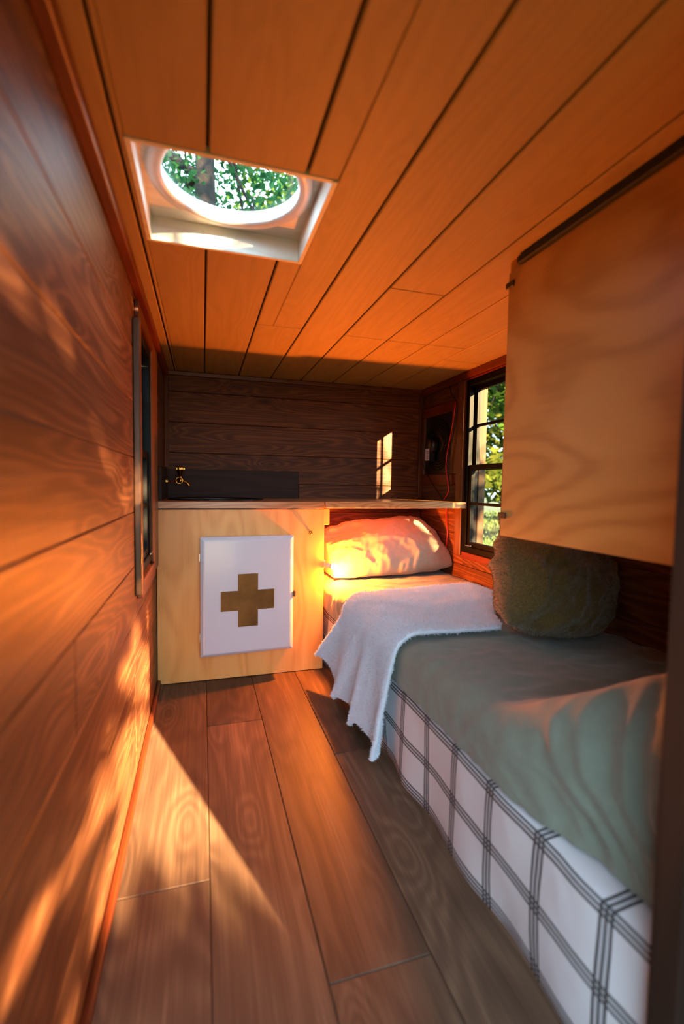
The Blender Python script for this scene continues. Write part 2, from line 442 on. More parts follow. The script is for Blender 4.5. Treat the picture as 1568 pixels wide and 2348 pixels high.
def trim(n, x0, x1, y0, y1, z0, z1, mat, label, bev=0.004, seg=2):
    o = box('trim_%d' % n, x0, x1, y0, y1, z0, z1, mat, None, bev, seg)
    return tag(o, label, 'trim', kind='structure')
trim(1, XL, XL+0.028, YD, YB-0.03, ZC-0.036, ZC-0.001, M['trim_y'], 'reddish wooden strip along the left ceiling edge')
trim(2, XL+0.002, XR-0.002, YB-0.020, YB, ZC-0.026, ZC-0.001, M['trim_x'], 'thin wooden strip along the back ceiling edge')
trim(3, XR-0.024, XR, 1.20, YB-0.022, ZC-0.042, ZC-0.001, M['trim_y'], 'reddish wooden strip above the right window')
trim(4, XL, XL+0.026, YB-0.020, YB, 1.085, ZC-0.028, M['trim_v'], 'vertical corner strip above the tap')
trim(5, XR-0.030, XR, YB-0.020, YB, 0.912, ZC-0.028, M['trim_v'], 'vertical corner strip beside the black fan panel')
# casings, right window
trim(6, XR-0.020, XR, 2.374, 2.445, 0.60, ZC-0.044, M['trim_z'], 'upright casing board left of the right window')
trim(7, XR-0.016, XR, 1.215, 2.372, 1.602, ZC-0.044, M['trim_y'], 'narrow casing board across the top of the right window')
trim(8, XR-0.012, XR, 1.30, 2.372, 0.585, 0.623, M['trim_y'], 'sill board under the right window')
# casings, left window
trim(9, XL, XL+0.022, 1.655, 1.697, 0.62, 1.53, M['trim_z'], 'near upright casing of the left window')
trim(10, XL, XL+0.012, 2.132, 2.372, 0.60, 1.60, M['trim_z'], 'wide far casing board of the left window')
trim(11, XL, XL+0.014, 1.699, 2.130, 1.547, 1.60, M['trim_y'], 'casing board above the left window')
trim(12, XL, XL+0.020, 1.699, 2.130, 0.60, 0.660, M['trim_y'], 'sill board under the left window')
bl = box('baseboard_left', XL, XL+0.018, YD, 2.385, 0.0005, 0.030, M['trim_y'], None, 0.006, 3)
tag(bl, 'thin wooden baseboard strip along the left wall', 'baseboard', kind='structure')

# windows
def window(name, x, sgn, rect, midz, hz_up, hz_lo, vy, label):
    y0, y1, z0, z1 = rect
    o = empty(name, (x, (y0+y1)/2, z0), label, 'window', kind='structure')
    X = lambda a, b: (x+sgn*a, x+sgn*b) if sgn > 0 else (x+sgn*b, x+sgn*a)
    fw = 0.034
    a, b = X(-0.006, 0.062)
    box('frame_side', a, b, y0, y0+fw, z0, z1, M['black'], o, 0.003)
    box('frame_side', a, b, y1-fw, y1, z0, z1, M['black'], o, 0.003)
    box('frame_rail', a, b, y0+fw, y1-fw, z0, z0+fw, M['black'], o, 0.003)
    box('frame_rail', a, b, y0+fw, y1-fw, z1-fw, z1, M['black'], o, 0.003)
    iy0, iy1 = y0+fw, y1-fw
    for nm, dx, za, zb_, hz in (('upper_sash', 0.040, midz-0.012, z1-fw, hz_up), ('lower_sash', 0.014, z0+fw, midz+0.018, hz_lo)):
        sw = 0.026; a, b = X(dx-0.010, dx+0.012)
        sash = mesh_obj(nm, sash_mesh(a, b, iy0, iy1, za, zb_, sw), M['black'], o, ((a+b)/2, (iy0+iy1)/2, (za+zb_)/2))
        mw = 0.016; a, b = X(dx-0.008, dx+0.008)
        box('muntin', a, b, iy0+sw, iy1-sw, hz-mw/2, hz+mw/2, M['black'], sash, 0.002)
        box('muntin', a, b, vy-mw/2, vy+mw/2, za+sw, hz-mw/2, M['black'], sash, 0.002)
        box('muntin', a, b, vy-mw/2, vy+mw/2, hz+mw/2, zb_-sw, M['black'], sash, 0.002)
        a, b = X(dx-0.002, dx+0.002)
        for ya, yb in ((iy0+sw, vy-mw/2), (vy+mw/2, iy1-sw)):
            for zc, zd in ((za+sw, hz-mw/2), (hz+mw/2, zb_-sw)):
                box('pane', a, b, ya, yb, zc, zd, M['glass'], sash, 0.0)
    # exterior jamb boards
    a, b = X(0.064, 0.110)
    box('outer_jamb', a, b, y1-0.036, y1+0.01, z0, z1, M['jamb'], o, 0.003)
    box('outer_jamb', a, b, y0-0.01, y0+0.045, z0, z1, M['jamb'], o, 0.003)
    # latch
    a, b = X(-0.014, -0.007)
    box('latch', a, b, y1-0.10, y1-0.04, z0+fw+0.002, z0+fw+0.010, M['chrome'], o, 0.002)
    return o
def sash_mesh(a, b, y0, y1, z0, z1, sw):
    bm = bmesh.new(); c = Vector(((a+b)/2, (y0+y1)/2, (z0+z1)/2)); t = b-a
    add_box(bm, Vector(((a+b)/2, y0+sw/2, (z0+z1)/2))-c, (t, sw, z1-z0))
    add_box(bm, Vector(((a+b)/2, y1-sw/2, (z0+z1)/2))-c, (t, sw, z1-z0))
    add_box(bm, Vector(((a+b)/2, (y0+y1)/2, z0+sw/2))-c, (t, y1-y0-2*sw, sw))
    add_box(bm, Vector(((a+b)/2, (y0+y1)/2, z1-sw/2))-c, (t, y1-y0-2*sw, sw))
    return bm_mesh(bm, 'sash')
window('window_1', XR, 1, WR, 1.105, 1.345, 0.905, 2.030, 'black framed grid window in the right wall showing trees and grass')
window('window_2', XL, -1, WL, 1.105, 1.33, 0.905, 1.915, 'dark narrow window in the left wall beside the cabinet')

# skylight
sk = empty('window_3', (0.07, 1.196, ZC), 'round domed skylight in a white box in the ceiling', 'skylight', kind='structure')
ZP = 1.710; hx0, hx1, hy0, hy1 = HOLE
wt = 0.012
box('liner_board', hx0, hx0+wt, hy0, hy1, ZC-0.002, ZP, M['white_wood'], sk, 0.001)
box('liner_board', hx1-wt, hx1, hy0, hy1, ZC-0.004, ZP, M['white_wood'], sk, 0.001)
box('liner_board', hx0+wt, hx1-wt, hy1-wt, hy1, ZC-0.003, ZP, M['white_wood'], sk, 0.001)
box('liner_board', hx0+wt, hx1-wt, hy0, hy0+wt, ZC-0.001, ZP, M['white_wood'], sk, 0.001)
CX, CY, CR = 0.069, 1.165, 0.184
def plate_with_hole(x0, x1, y0, y1, z0, z1, cx, cy, r, n=48):
    bm = bmesh.new(); rows = []
    for z in (z0, z1):
        inner, outer = [], []
        for k in range(n):
            a = 2*math.pi*k/n; c, s_ = math.cos(a), math.sin(a)
            inner.append(bm.verts.new((cx+r*c, cy+r*s_, z)))
            t = min((x1-cx)/c if c > 1e-9 else (x0-cx)/c if c < -1e-9 else 1e9, (y1-cy)/s_ if s_ > 1e-9 else (y0-cy)/s_ if s_ < -1e-9 else 1e9)
            outer.append(bm.verts.new((cx+t*c, cy+t*s_, z)))
        rows.append((inner, outer))
    for k in range(n):
        k2 = (k+1) % n
        for inner, outer in rows: bm.faces.new((inner[k], inner[k2], outer[k2], outer[k]))
        bm.faces.new((rows[0][0][k], rows[0][0][k2], rows[1][0][k2], rows[1][0][k]))
        bm.faces.new((rows[0][1][k], rows[0][1][k2], rows[1][1][k2], rows[1][1][k]))
    return bm_mesh(bm, 'plate')
mesh_obj('top_plate', plate_with_hole(-0.222, 0.222, -0.235, 0.235, 0, 0.012, 0, 0, CR-0.004), M['white_wood'], sk, (CX, CY, ZP))
lathe('dome_rim', [(CR-0.028, -0.010), (CR-0.026, -0.013), (CR-0.012, -0.016), (CR+0.004, -0.012), (CR+0.006, -0.002), (CR-0.004, 0.0), (CR-0.006, 0.020), (CR-0.024, 0.020), (CR-0.028, -0.010)], M['acrylic_rim'], sk, (CX, CY, ZP), n=64)
prof = [((CR-0.018)*math.cos(a), 0.016+0.085*math.sin(a)) for a in [i*math.pi/2/10 for i in range(11)]]
prof[-1] = (0.0, prof[-1][1])
lathe('dome', prof, M['dome'], sk, (CX, CY, ZP), n=48)

# ---------------------------------------------------------------- kitchen cabinet
ZW0, ZW1 = 0.873, 0.908
cab = empty('kitchen_cabinet', (0.2, 2.6, 0), 'pale plywood kitchen cabinet under the sink with a small brass knob', 'cabinet')
fp = box('front_panel', -0.213, 0.621, YF, YF+0.018, 0.003, 0.867, M['ply'], cab, 0.0015)
box('side_panel', 0.603, 0.621, YF+0.0185, YB-0.004, 0.003, 0.867, M['ply'], cab, 0.001)
lathe('knob', [(0.0, -0.022), (0.007, -0.0205), (0.011, -0.015), (0.0108, -0.010), (0.006, -0.004), (0.006, 0.0)], M['brass'], cab, (0.544, YF, 0.745), axis=(0, 1, 0), n=20)
box('cleat', 0.6215, 0.652, YF+0.01, YF+0.032, 0.785, 0.868, M['ply'], cab, 0.001)

# worktops
def slab(name, x0, x1, yf0, yf1, yb, z0, z1, mat, label, sink=None):
    """board with slightly wavy front edge; optional elliptical cut-out"""
    n = 60; bm = bmesh.new(); c = Vector(((x0+x1)/2, (yf0+yb)/2, z0))
    if sink is None:
        ring = []
        for i in range(n+1):
            t = i/n; x = x0+(x1-x0)*t
            ring.append((x, yf0+(yf1-yf0)*t+0.0012*nz(x*9, 3)))
        pts = ring+[(x1, yb), (x0, yb)]
        bot = [bm.verts.new(Vector((a, b, z0))-c) for a, b in pts]; top = [bm.verts.new(Vector((a, b, z1))-c) for a, b in pts]
        bm.faces.new(bot[::-1]); bm.faces.new(top)
        for i in range(len(pts)):
            j = (i+1) % len(pts); bm.faces.new((bot[i], bot[j], top[j], top[i]))
    else:
        cx, cy, rx, ry = sink; K = 96; L = []
        for z in (z0, z1):
            inn, out = [], []
            for k in range(K):
                a = 2*math.pi*k/K; ca, sa = math.cos(a), math.sin(a)
                inn.append(bm.verts.new(Vector((cx+rx*ca, cy+ry*sa, z))-c))
                tx = (x1-cx)/ca if ca > 1e-9 else (x0-cx)/ca if ca < -1e-9 else 1e9
                ty = (yb-cy)/sa if sa > 1e-9 else (yf0-cy)/sa if sa < -1e-9 else 1e9
                t = min(tx, ty); out.append([cx+t*ca, cy+t*sa])
            for cxr, cyr in ((x0, yf0), (x1, yf0), (x0, yb), (x1, yb)):
                kbest = min(range(K), key=lambda k: (out[k][0]-cxr)**2+(out[k][1]-cyr)**2); out[kbest] = [cxr, cyr]
            out = [bm.verts.new(Vector((p[0], p[1], z))-c) for p in out]
            L.append((inn, out))
        for k in range(K):
            k2 = (k+1) % K
            for inn, out in L: bm.faces.new((inn[k], inn[k2], out[k2], out[k]))
            bm.faces.new((L[0][0][k], L[0][0][k2], L[1][0][k2], L[1][0][k]))
            bm.faces.new((L[0][1][k], L[0][1][k2], L[1][1][k2], L[1][1][k]))
    o = mesh_obj(name, bm_mesh(bm, name), mat, None, c)
    md = o.modifiers.new('b', 'BEVEL'); md.width = 0.0025; md.segments = 2; md.limit_method = 'ANGLE'
    return tag(o, label, 'worktop')
SK = (0.072, 2.655, 0.245, 0.200)
slab('worktop', XL+0.003, 0.617, 2.377, 2.377, YB-0.003, ZW0, ZW1, M['butcher'], 'wooden worktop slab holding the black sink', SK)
slab('folding_worktop', 0.6195, XR-0.006, 2.366, 2.342, YB-0.003, ZW0+0.002, ZW1+0.002, M['butcher'], 'wooden worktop leaf over the bed, right of the sink slab')

# sink
sk2 = empty('sink', (SK[0], SK[1], ZW1), 'black oval sink bowl set into the worktop', 'sink')
def ellipse_lathe(name, prof, mat, parent, at, sx, sy, n=56):
    o = lathe(name, prof, mat, parent, at, n=n)
    for v in o.data.vertices: v.co.x *= sx; v.co.y *= sy
    return o
ellipse_lathe('rim', [(0.93, 0.001), (0.935, 0.006), (0.97, 0.0085), (1.03, 0.007), (1.055, 0.0006), (0.985, 0.0004), (0.93, 0.001)], M['blackplastic'], sk2, (SK[0], SK[1], ZW1), SK[2], SK[3])
ellipse_lathe('bowl', [(0.955, 0.0), (0.94, -0.02), (0.88, -0.10), (0.74, -0.135), (0.12, -0.14), (0.0, -0.14)], M['blackplastic'], sk2, (SK[0], SK[1], ZW1), SK[2], SK[3])
ellipse_lathe('drain', [(0.0, -0.136), (0.10, -0.136), (0.12, -0.1385)], M['chrome'], sk2, (SK[0], SK[1], ZW1), SK[2], SK[3]*1.2, n=24)

# backsplash boards
bs = box('backsplash_board', XL+0.022, 0.586, YB-0.014, YB-0.001, ZW1+0.001, 1.078, M['walnut'], None, 0.0015)
tag(bs, 'dark walnut splash board along the back wall behind the sink', 'board')
bs2 = box('side_splash_board', XL+0.001, XL+0.018, 2.50, YB-0.016, ZW1+0.001, 1.078, M['walnut'], None, 0.0015)
tag(bs2, 'dark side splash board on the left wall carrying the brass tap', 'board')

# tap
tp = empty('tap', (XL+0.019, 2.78, 1.005), 'small brass tap with a round handle above the sink', 'tap')
ty = 2.78
lathe('nut', [(0.0, 0.0), (0.011, 0.0), (0.011, 0.010), (0.0, 0.010)], M['brass'], tp, (XL+0.0185, ty, 1.005), axis=(1, 0, 0), n=6, smooth=False)
bm = bmesh.new()
pp = []; rr = []
for i in range(23):
    pp.append(Vector((0.010+0.0024*i, 0, 0))); rr.append(0.0052 if i % 2 else 0.0040)
tube_into(bm, pp, rr, 12)
mesh_obj('threaded_stem', bm_mesh(bm, 'threaded_stem'), M['brass'], tp, (XL+0.0185, ty, 1.005), smooth=False)
bx = XL+0.0185+0.066
lathe('body', [(0.0, -0.016), (0.009, -0.014), (0.014, -0.006), (0.015, 0.0), (0.014, 0.007), (0.010, 0.015), (0.007, 0.022), (0.007, 0.030)], M['brass'], tp, (bx+0.012, ty, 1.008), n=20)
bm = bmesh.new()
R0 = 0.018
tube_into(bm, [Vector((R0*math.cos(a), -0.012, R0*math.sin(a))) for a in [2*math.pi*k/28 for k in range(29)]], 0.0032, 8, cap=False)
mesh_obj('ring', bm_mesh(bm, 'ring'), M['brass'], tp, (bx+0.006, ty, 1.010), smooth=True)
tube('spout', smooth_pts([(bx+0.018, ty, 1.010), (bx+0.035, ty-0.002, 1.003), (bx+0.050, ty-0.004, 0.993), (bx+0.058, ty-0.005, 0.980)]), 0.0085, M['brass'], tp, 14)
h = lathe('handle', [(0.0, 0.028), (0.010, 0.028), (0.012, 0.034), (0.017, 0.050), (0.021, 0.062), (0.022, 0.064), (0.022, 0.079), (0.019, 0.083), (0.0, 0.084)], M['brass'], tp, (bx+0.012, ty, 1.005), n=28)
for k in range(14):
    a = 2*math.pi*k/14
    box('flute', bx+0.012+0.0218*math.cos(a)-0.0016, bx+0.012+0.0218*math.cos(a)+0.0016, ty+0.0218*math.sin(a)-0.0016, ty+0.0218*math.sin(a)+0.0016, 1.0705, 1.0825, M['brass'], h, 0.0006)

# ---------------------------------------------------------------- first-aid box on the cabinet door
fa = empty('first_aid_box', (0.215, YF, 0.14), 'white enamel first-aid box with a bronze cross on the cabinet front', 'box')
def prism(name, back, front, mat, parent, at, bev=0.0):
    """back/front: 4 points each (ccw)"""
    bm = bmesh.new(); c = Vector(at)
    b = [bm.verts.new(Vector(p)-c) for p in back]; f = [bm.verts.new(Vector(p)-c) for p in front]
    bm.faces.new(b[::-1]); bm.faces.new(f)
    for i in range(4):
        j = (i+1) % 4; bm.faces.new((b[i], b[j], f[j], f[i]))
    if bev: bmesh.ops.bevel(bm, geom=bm.edges[:], offset=bev, segments=3, affect='EDGES', profile=0.5)
    return mesh_obj(name, bm_mesh(bm, name), mat, parent, at)
bx0, bx1, bz0, bz1 = -0.012, 0.446, 0.150, 0.738
yl, yr = 2.318, 2.345        # lid back plane, left and right
def yl_at(x): return yl+(yr-yl)*(x-bx0)/(bx1-bx0)
prism('body', [(bx0+0.004, YF-0.0006, bz0+0.004), (bx1-0.004, YF-0.0006, bz0+0.004), (bx1-0.004, YF-0.0006, bz1-0.002), (bx0+0.004, YF-0.0006, bz1-0.002)],
      [(bx0+0.004, yl+0.0005, bz0+0.004), (bx1-0.004, yr+0.0005, bz0+0.004), (bx1-0.004, yr+0.0005, bz1-0.002), (bx0+0.004, yl+0.0005, bz1-0.002)], M['enamel'], fa, (0.217, YF-0.03, 0.44))
bm = bmesh.new(); c = Vector((0.217, yl_at(0.217), 0.444))
def ringpts(inset, d): return [Vector((x, yl_at(x)-d, z))-c for x, z in ((bx0+inset, bz0+inset), (bx1-inset, bz0+inset), (bx1-inset, bz1-inset), (bx0+inset, bz1-inset))]
loops = [[bm.verts.new(p) for p in ringpts(i, d)] for i, d in ((0, 0), (0, 0.010), (0.014, 0.021), (0.020, 0.0225), (0.030, 0.0225))]
bm.faces.new(loops[0]); bm.faces.new(loops[-1])
for a, b in zip(loops, loops[1:]):
    for i in range(4): bm.faces.new((a[i], a[(i+1) % 4], b[(i+1) % 4], b[i]))
lid = mesh_obj('lid', bm_mesh(bm, 'lid'), M['enamel'], fa, c)
md = lid.modifiers.new('b', 'BEVEL'); md.width = 0.003; md.segments = 3
# cross plate
cxx, czz, ah, aw = 0.2145, 0.4225, 0.1315, 0.049
yy = yl_at(cxx)-0.0225
prof = [(-aw, -ah), (aw, -ah), (aw, -aw), (ah, -aw), (ah, aw), (aw, aw), (aw, ah), (-aw, ah), (-aw, aw), (-ah, aw), (-ah, -aw), (-aw, -aw)]
bm = bmesh.new(); sl = (yr-yl)/(bx1-bx0)
fr = [bm.verts.new((px, sl*px-0.0022, pz)) for px, pz in prof]; bk = [bm.verts.new((px, sl*px-0.0002, pz)) for px, pz in prof]
bm.faces.new(fr); bm.faces.new(bk[::-1])
for i in range(12): bm.faces.new((fr[i], fr[(i+1) % 12], bk[(i+1) % 12], bk[i]))
cross = mesh_obj('cross_plate', bm_mesh(bm, 'cross'), M['bronze'], fa, (cxx, yy, czz)); cross['label'] = 'aged bronze cross plate'
for px, pz in ((-aw, -ah), (aw, -ah), (ah, -aw), (ah, aw), (aw, ah), (-aw, ah), (-ah, aw), (-ah, -aw)):
    qx, qz = px-math.copysign(0.006, px), pz-math.copysign(0.006, pz)
    lathe('rivet', [(0.0, -0.0014), (0.0018, -0.0010), (0.0024, 0.0)], M['brass'], cross, (cxx+qx, yy+sl*qx-0.0022, czz+qz), axis=(0, 1, 0), n=10)
box('latch', bx1-0.001, bx1+0.011, yr-0.020, yr+0.004, 0.422, 0.452, M['bronze'], fa, 0.002)
hl = 'hinge'
for z in (0.25, 0.64):
    box(hl, bx0-0.004, bx0-0.0005, yl-0.006, yl+0.010, z-0.02, z+0.02, M['chrome'], fa, 0.001)

# ---------------------------------------------------------------- lamp bulb on the cabinet side
lp = empty('lamp_bulb', (0.622, 2.43, 0.585), 'small bare glowing bulb on the cabinet side beside the pillow', 'lamp')
bd = Vector((0.86, -0.42, -0.17)).normalized()
b0 = Vector((0.6400, 2.3900, 0.567))
box('mount', 0.6225, 0.6315, 2.404, 2.442, 0.552, 0.594, M['porcelain'], lp, 0.002)
lathe('socket', [(0.0, -0.008), (0.0125, -0.008), (0.0135, -0.004), (0.0125, 0.0), (0.0145, 0.004), (0.0145, 0.010), (0.011, 0.012), (0.0, 0.012)], M['porcelain'], lp, b0, axis=bd, n=20)
lathe('bulb_base', [(0.0100, 0.0122), (0.0134, 0.017), (0.0146, 0.0235), (0.0146, 0.0250), (0.0, 0.0250)], M['porcelain'], lp, b0, axis=bd, n=20)
lathe('bulb', [(0.0, 0.0254), (0.0143, 0.0254), (0.0143, 0.036), (0.0132, 0.046), (0.0105, 0.053), (0.006, 0.0575), (0.0, 0.059)], M['bulb'], lp, b0, axis=bd, n=18)

# ---------------------------------------------------------------- bed: plaid base mattress
XE, ZT = 0.648, 0.300
rows, uvs = [], []
NY, y0b, y1b = 150, 0.481, YB-0.006
for i in range(NY+1):
    y = y0b+(y1b-y0b)*i/NY; row, ur = [], []
    for j in range(19):
        z = ZT*j/18
        f = 1-z/ZT
        x = XE+0.010*nz(y*5, z*3)+f*0.010*math.sin(y*17+1.5*nz(y*3, 7))+0.006*math.sin(z/ZT*math.pi)*-1
        zz = 0.002+max(0.0, (z-0.002))
        row.append(Vector((x, y, zz))); ur.append((y, z))
    xe = row[-1].x
    for k in range(1, 14):
        t = k/13; row.append(Vector((xe+(XR-0.006-xe)*t, y, ZT+0.010*math.sin(min(t*6, 1)*math.pi/2)+0.004*nz(y*6, t*9)))); ur.append((y, ZT+t*0.80))
    row.append(Vector((XR-0.006, y, 0.002))); ur.append((y, 1.4))
    rows.append(row); uvs.append(ur)
me = grid_mesh('plaid_mattress', rows, closed=True, uv=uvs)
bm = bmesh.new(); bm.from_mesh(me)
bmesh.ops.holes_fill(bm, edges=[e for e in bm.edges if e.is_boundary]); bmesh.ops.recalc_face_normals(bm, faces=bm.faces); bm.to_mesh(me); bm.free()
pm = mesh_obj('plaid_mattress', me, M['plaid'], None, (0, 0, 0), smooth=True)
tag(pm, 'low mattress in white cotton with dark plaid lines, standing on the floor', 'mattress')

# sage-sheeted mattress on top
def mat_params(y):
    t = sstep(0.98, 0.56, y)
    e = 0.652+0.075*t**1.5+0.006*nz(y*4, 2.2)
    h = 0.462+0.200*t
    r = 0.060+0.150*t
    hem = 0.302+0.012*nz(y*6, 9.1)+0.012
    return e, h, r, hem, t
def mat_point(y, s, off=0.0):
    """s in [0,1]: 0 inner top (wall side) ... 0.62 edge start ... 0.80 corner end ... 1 hem"""
    e, h, r, hem, t = mat_params(y)
    xi = XR-0.012
    if s < 0.62:
        u = s/0.62; x = xi+(e+r-xi)*u; p = Vector((x, y, h+off)); n = Vector((0, 0, 1))
        drop = t*0.16*sstep(0.6, 0.0, u); p.z -= drop
    elif s < 0.80:
        a = (s-0.62)/0.18*math.pi/2
        n = Vector((-math.sin(a), 0, math.cos(a))); p = Vector((e+r, y, h-r))+n*(r+off)
    else:
        u = (s-0.80)/0.20; n = Vector((-1, 0, 0)); p = Vector((e-off, y, h-r+(hem-(h-r))*u))
    return p, n, t
rows = []
NY, NS = 330, 150
ya, yb_ = 0.484, YB-0.010
for i in range(NY+1):
    y = ya+(yb_-ya)*i/NY; row = []
    endr = min(sstep(ya-0.01, ya+0.035, y), sstep(yb_+0.01, yb_-0.035, y))
    for j in range(NS+1):
        s = j/NS
        p, n, t = mat_point(y, s)
        q = p
        flat = 1.0 if s < 0.62 else 0.6
        d = 0.0060*ridge(q.x*5+0.6*nz(q.x*3, q.y*3), q.y*7, q.z*6)+0.0040*ridge(q.x*13, q.y*16, q.z*13+3)
        # fitted-sheet tension folds at the edge
        if s > 0.5: d += 0.006*sstep(0.5, 0.8, s)*ridge(y*10+2.5*s, 4.0+s*2.2)*(0.5+0.5*nz(y*3, 1.0))
        # bunched folds at the near hump
        d += t*(0.016*ridge(y*7+s*5, s*3.5+y*3)+0.010*ridge(y*18+s*9, s*6))*sstep(0.3, 0.7, s)
        # diagonal pulls near the lamp end
        d += 0.005*sstep(2.05, 2.4, y)*sstep(0.15, 0.6, s)*ridge(y*22-q.x*9, q.x*4)
        p = p+n*d
        if s > 0.8: p.x = min(p.x, mat_params(y)[0]+0.02)
        p.z = ZT+0.012+(p.z-ZT-0.012)*(0.55+0.45*endr)
        p.z = max(p.z, ZT+0.0135)
        row.append(p)
    row.append(Vector((mat_params(y)[0]+0.10, y, ZT+0.0135))); row.append(Vector((XR-0.012, y, ZT+0.0135)))
    rows.append(row)
me = grid_mesh('mattress', rows, closed=True)
bm = bmesh.new(); bm.from_mesh(me)
bmesh.ops.holes_fill(bm, edges=[e for e in bm.edges if e.is_boundary]); bmesh.ops.recalc_face_normals(bm, faces=bm.faces); bm.to_mesh(me); bm.free()
gm = mesh_obj('mattress', me, M['sheet'], None, (0, 0, 0), smooth=True)
tag(gm, 'mattress in a rumpled sage green sheet on the plaid mattress', 'mattress')

# ---------------------------------------------------------------- cushions
def cushion(name, w_, h_, t_, mat, at, rot, wr, seed, clampz, label, puff=0.42, lim=None, pw=2.6, rc=0.0, jit=0.9):
    """pillow in local XZ plane (width x, height z), thickness y"""
    n, mm = 90, 70; Rm = rot
    def pt(u, v, side):
        eu, ev = 1-abs(u)**pw, 1-abs(v)**pw
        th = t_*0.5*max(0.0, eu*ev)**puff
        pinch = 1-0.06*(abs(u)**3*(1-abs(v)**2)) ; pinch2 = 1-0.07*(abs(v)**3*(1-abs(u)**2))
        x = u*w_/2*pinch2*(1-rc*v*v); z = v*h_/2*pinch*(1-rc*u*u)
        p = Vector((x, side*th, z))
        r1 = ridge(x*5+seed, z*6+side*3, seed); r2 = ridge(x*14+z*6, z*12-x*5, seed+side*2); r3 = ridge(x*26-z*12, z*24, seed+5)
        edge = 0.35+0.65*max(abs(u), abs(v))**2
        p.y += side*wr*(r1*0.9+r2*0.75*edge+r3*0.42*edge)*min(1, th*14)
        p.x += wr*jit*nz(z*9, x*4, seed)*edge; p.z += wr*jit*nz(x*9, z*4, seed+9)*edge
        return p
    vv, ff = [], []
    for side in (-1, 1):
        base = len(vv)
        for i in range(n+1):
            for j in range(mm+1):
                u, v = -1+2*i/n, -1+2*j/mm
                p = Rm @ pt(u, v, side)+Vector(at)
                if p.z < clampz(p.x, p.y): p.z = clampz(p.x, p.y)
                if lim: p.x = min(p.x, lim[0]); p.y = min(p.y, lim[1]); p.x = max(p.x, lim[2])
                vv.append(tuple(p-Vector(at)))
        for i in range(n):
            for j in range(mm):
                q = (base+i*(mm+1)+j, base+(i+1)*(mm+1)+j, base+(i+1)*(mm+1)+j+1, base+i*(mm+1)+j+1)
                ff.append(q if side < 0 else q[::-1])
    me = bpy.data.meshes.new(name); me.from_pydata(vv, [], ff)
    bm = bmesh.new(); bm.from_mesh(me); bmesh.ops.remove_doubles(bm, verts=bm.verts, dist=0.0004)
    bm.to_mesh(me); bm.free(); me.update()
    o = mesh_obj(name, me, mat, None, at, smooth=True)
    return tag(o, label, 'cushion')
CLZ = 0.487
pil = cushion('pillow', 0.84, 0.50, 0.27, M['linen'], (1.050, 2.665, 0.605), Matrix.Rotation(math.radians(4), 3, 'Z') @ Matrix.Rotation(math.radians(-7), 3, 'Y') @ Matrix.Rotation(math.radians(-60), 3, 'X'), 0.018, 3.3, lambda x, y: CLZ, 'crumpled sand linen pillow glowing in the lamplight under the worktop', lim=(XR-0.008, YB-0.006, 0.690), pw=2.0, puff=0.55)
pil['category'] = 'pillow'
olv = cushion('cushion', 0.50, 0.50, 0.25, M['wool'], (1.225, 1.385, 0.700), Matrix.Rotation(math.radians(9), 3, 'Z') @ Matrix.Rotation(math.radians(12), 3, 'Y') @ Matrix.Rotation(math.radians(-12), 3, 'X'), 0.027, 8.1, lambda x, y: CLZ, 'fuzzy olive wool cushion standing beside the white blanket', pw=2.2, puff=0.45, rc=0.13, jit=0.5, lim=(XR-0.03, 3, 0))

# ---------------------------------------------------------------- white fleece blanket
def blanket_point(u, v):
    """u 0..1 from inner top to hem, v 0..1 near -> far"""
    yt = 1.425+(2.02-1.425)*v
    # top
    ytop_inner = 1.395+(2.10-1.395)*v
    e, h, r, hem, t = mat_params(yt)
    off = 0.031
    UT, UC = 0.52, 0.62
    zt = h+off
    xin = 1.33
    if u < UT:
        k = u/UT; x = xin+(e+r-xin)*k; y = ytop_inner+(yt-ytop_inner)*k+0.20*(1-v)**2*sstep(1.02, 1.14, x)
        p = Vector((x, y, zt)); n = Vector((0, 0, 1))
    elif u < UC:
        a = (u-UT)/(UC-UT)*math.pi/2*0.94
        n = Vector((-math.sin(a), 0, math.cos(a))); p = Vector((e+r, yt, h-r))+n*(r+off)
    else:
        k = (u-UC)/(1-UC)
        hemz = 0.026+0.11*sstep(0.72, 1.0, v)+0.040*(0.5+0.5*math.sin(v*19+3.6))*sstep(0.0, 0.15, v)
        z0 = h-r; z = z0+(hemz-z0)*k
        fold = (0.5+0.5*math.sin(v*19.0+0.9+0.9*k+0.5*nz(v*4, 3.0)))**0.8
        fold2 = 0.5+0.5*math.sin(v*31.0+2.0)
        x = e-off-0.006*k-(0.085*fold+0.020*fold2)*k**0.95*(0.42+0.30*v)
        y = yt+k*(0.045+0.14*v)+0.030*k*math.sin(v*19.0+2.6)
        p = Vector((x, y, z)); n = Vector((-1, 0, 0.1))
    d = 0.004*nz(p.x*7, p.y*7, p.z*7)+0.002*nz(p.x*25, p.y*25, p.z*25)
    return p+n*(d+0.002), n
rows = []
NU, NV = 150, 110
for i in range(NU+1):
    rows.append([blanket_point(i/NU, j/NV)[0] for j in range(NV+1)])
me = grid_mesh('blanket', rows)
bk = mesh_obj('blanket', me, M['fleece'], None, (0, 0, 0), smooth=True)
md = bk.modifiers.new('s', 'SOLIDIFY'); md.thickness = 0.012; md.offset = 0.0
tag(bk, 'white fleece blanket draped across the bed and hanging to the floor', 'blanket')

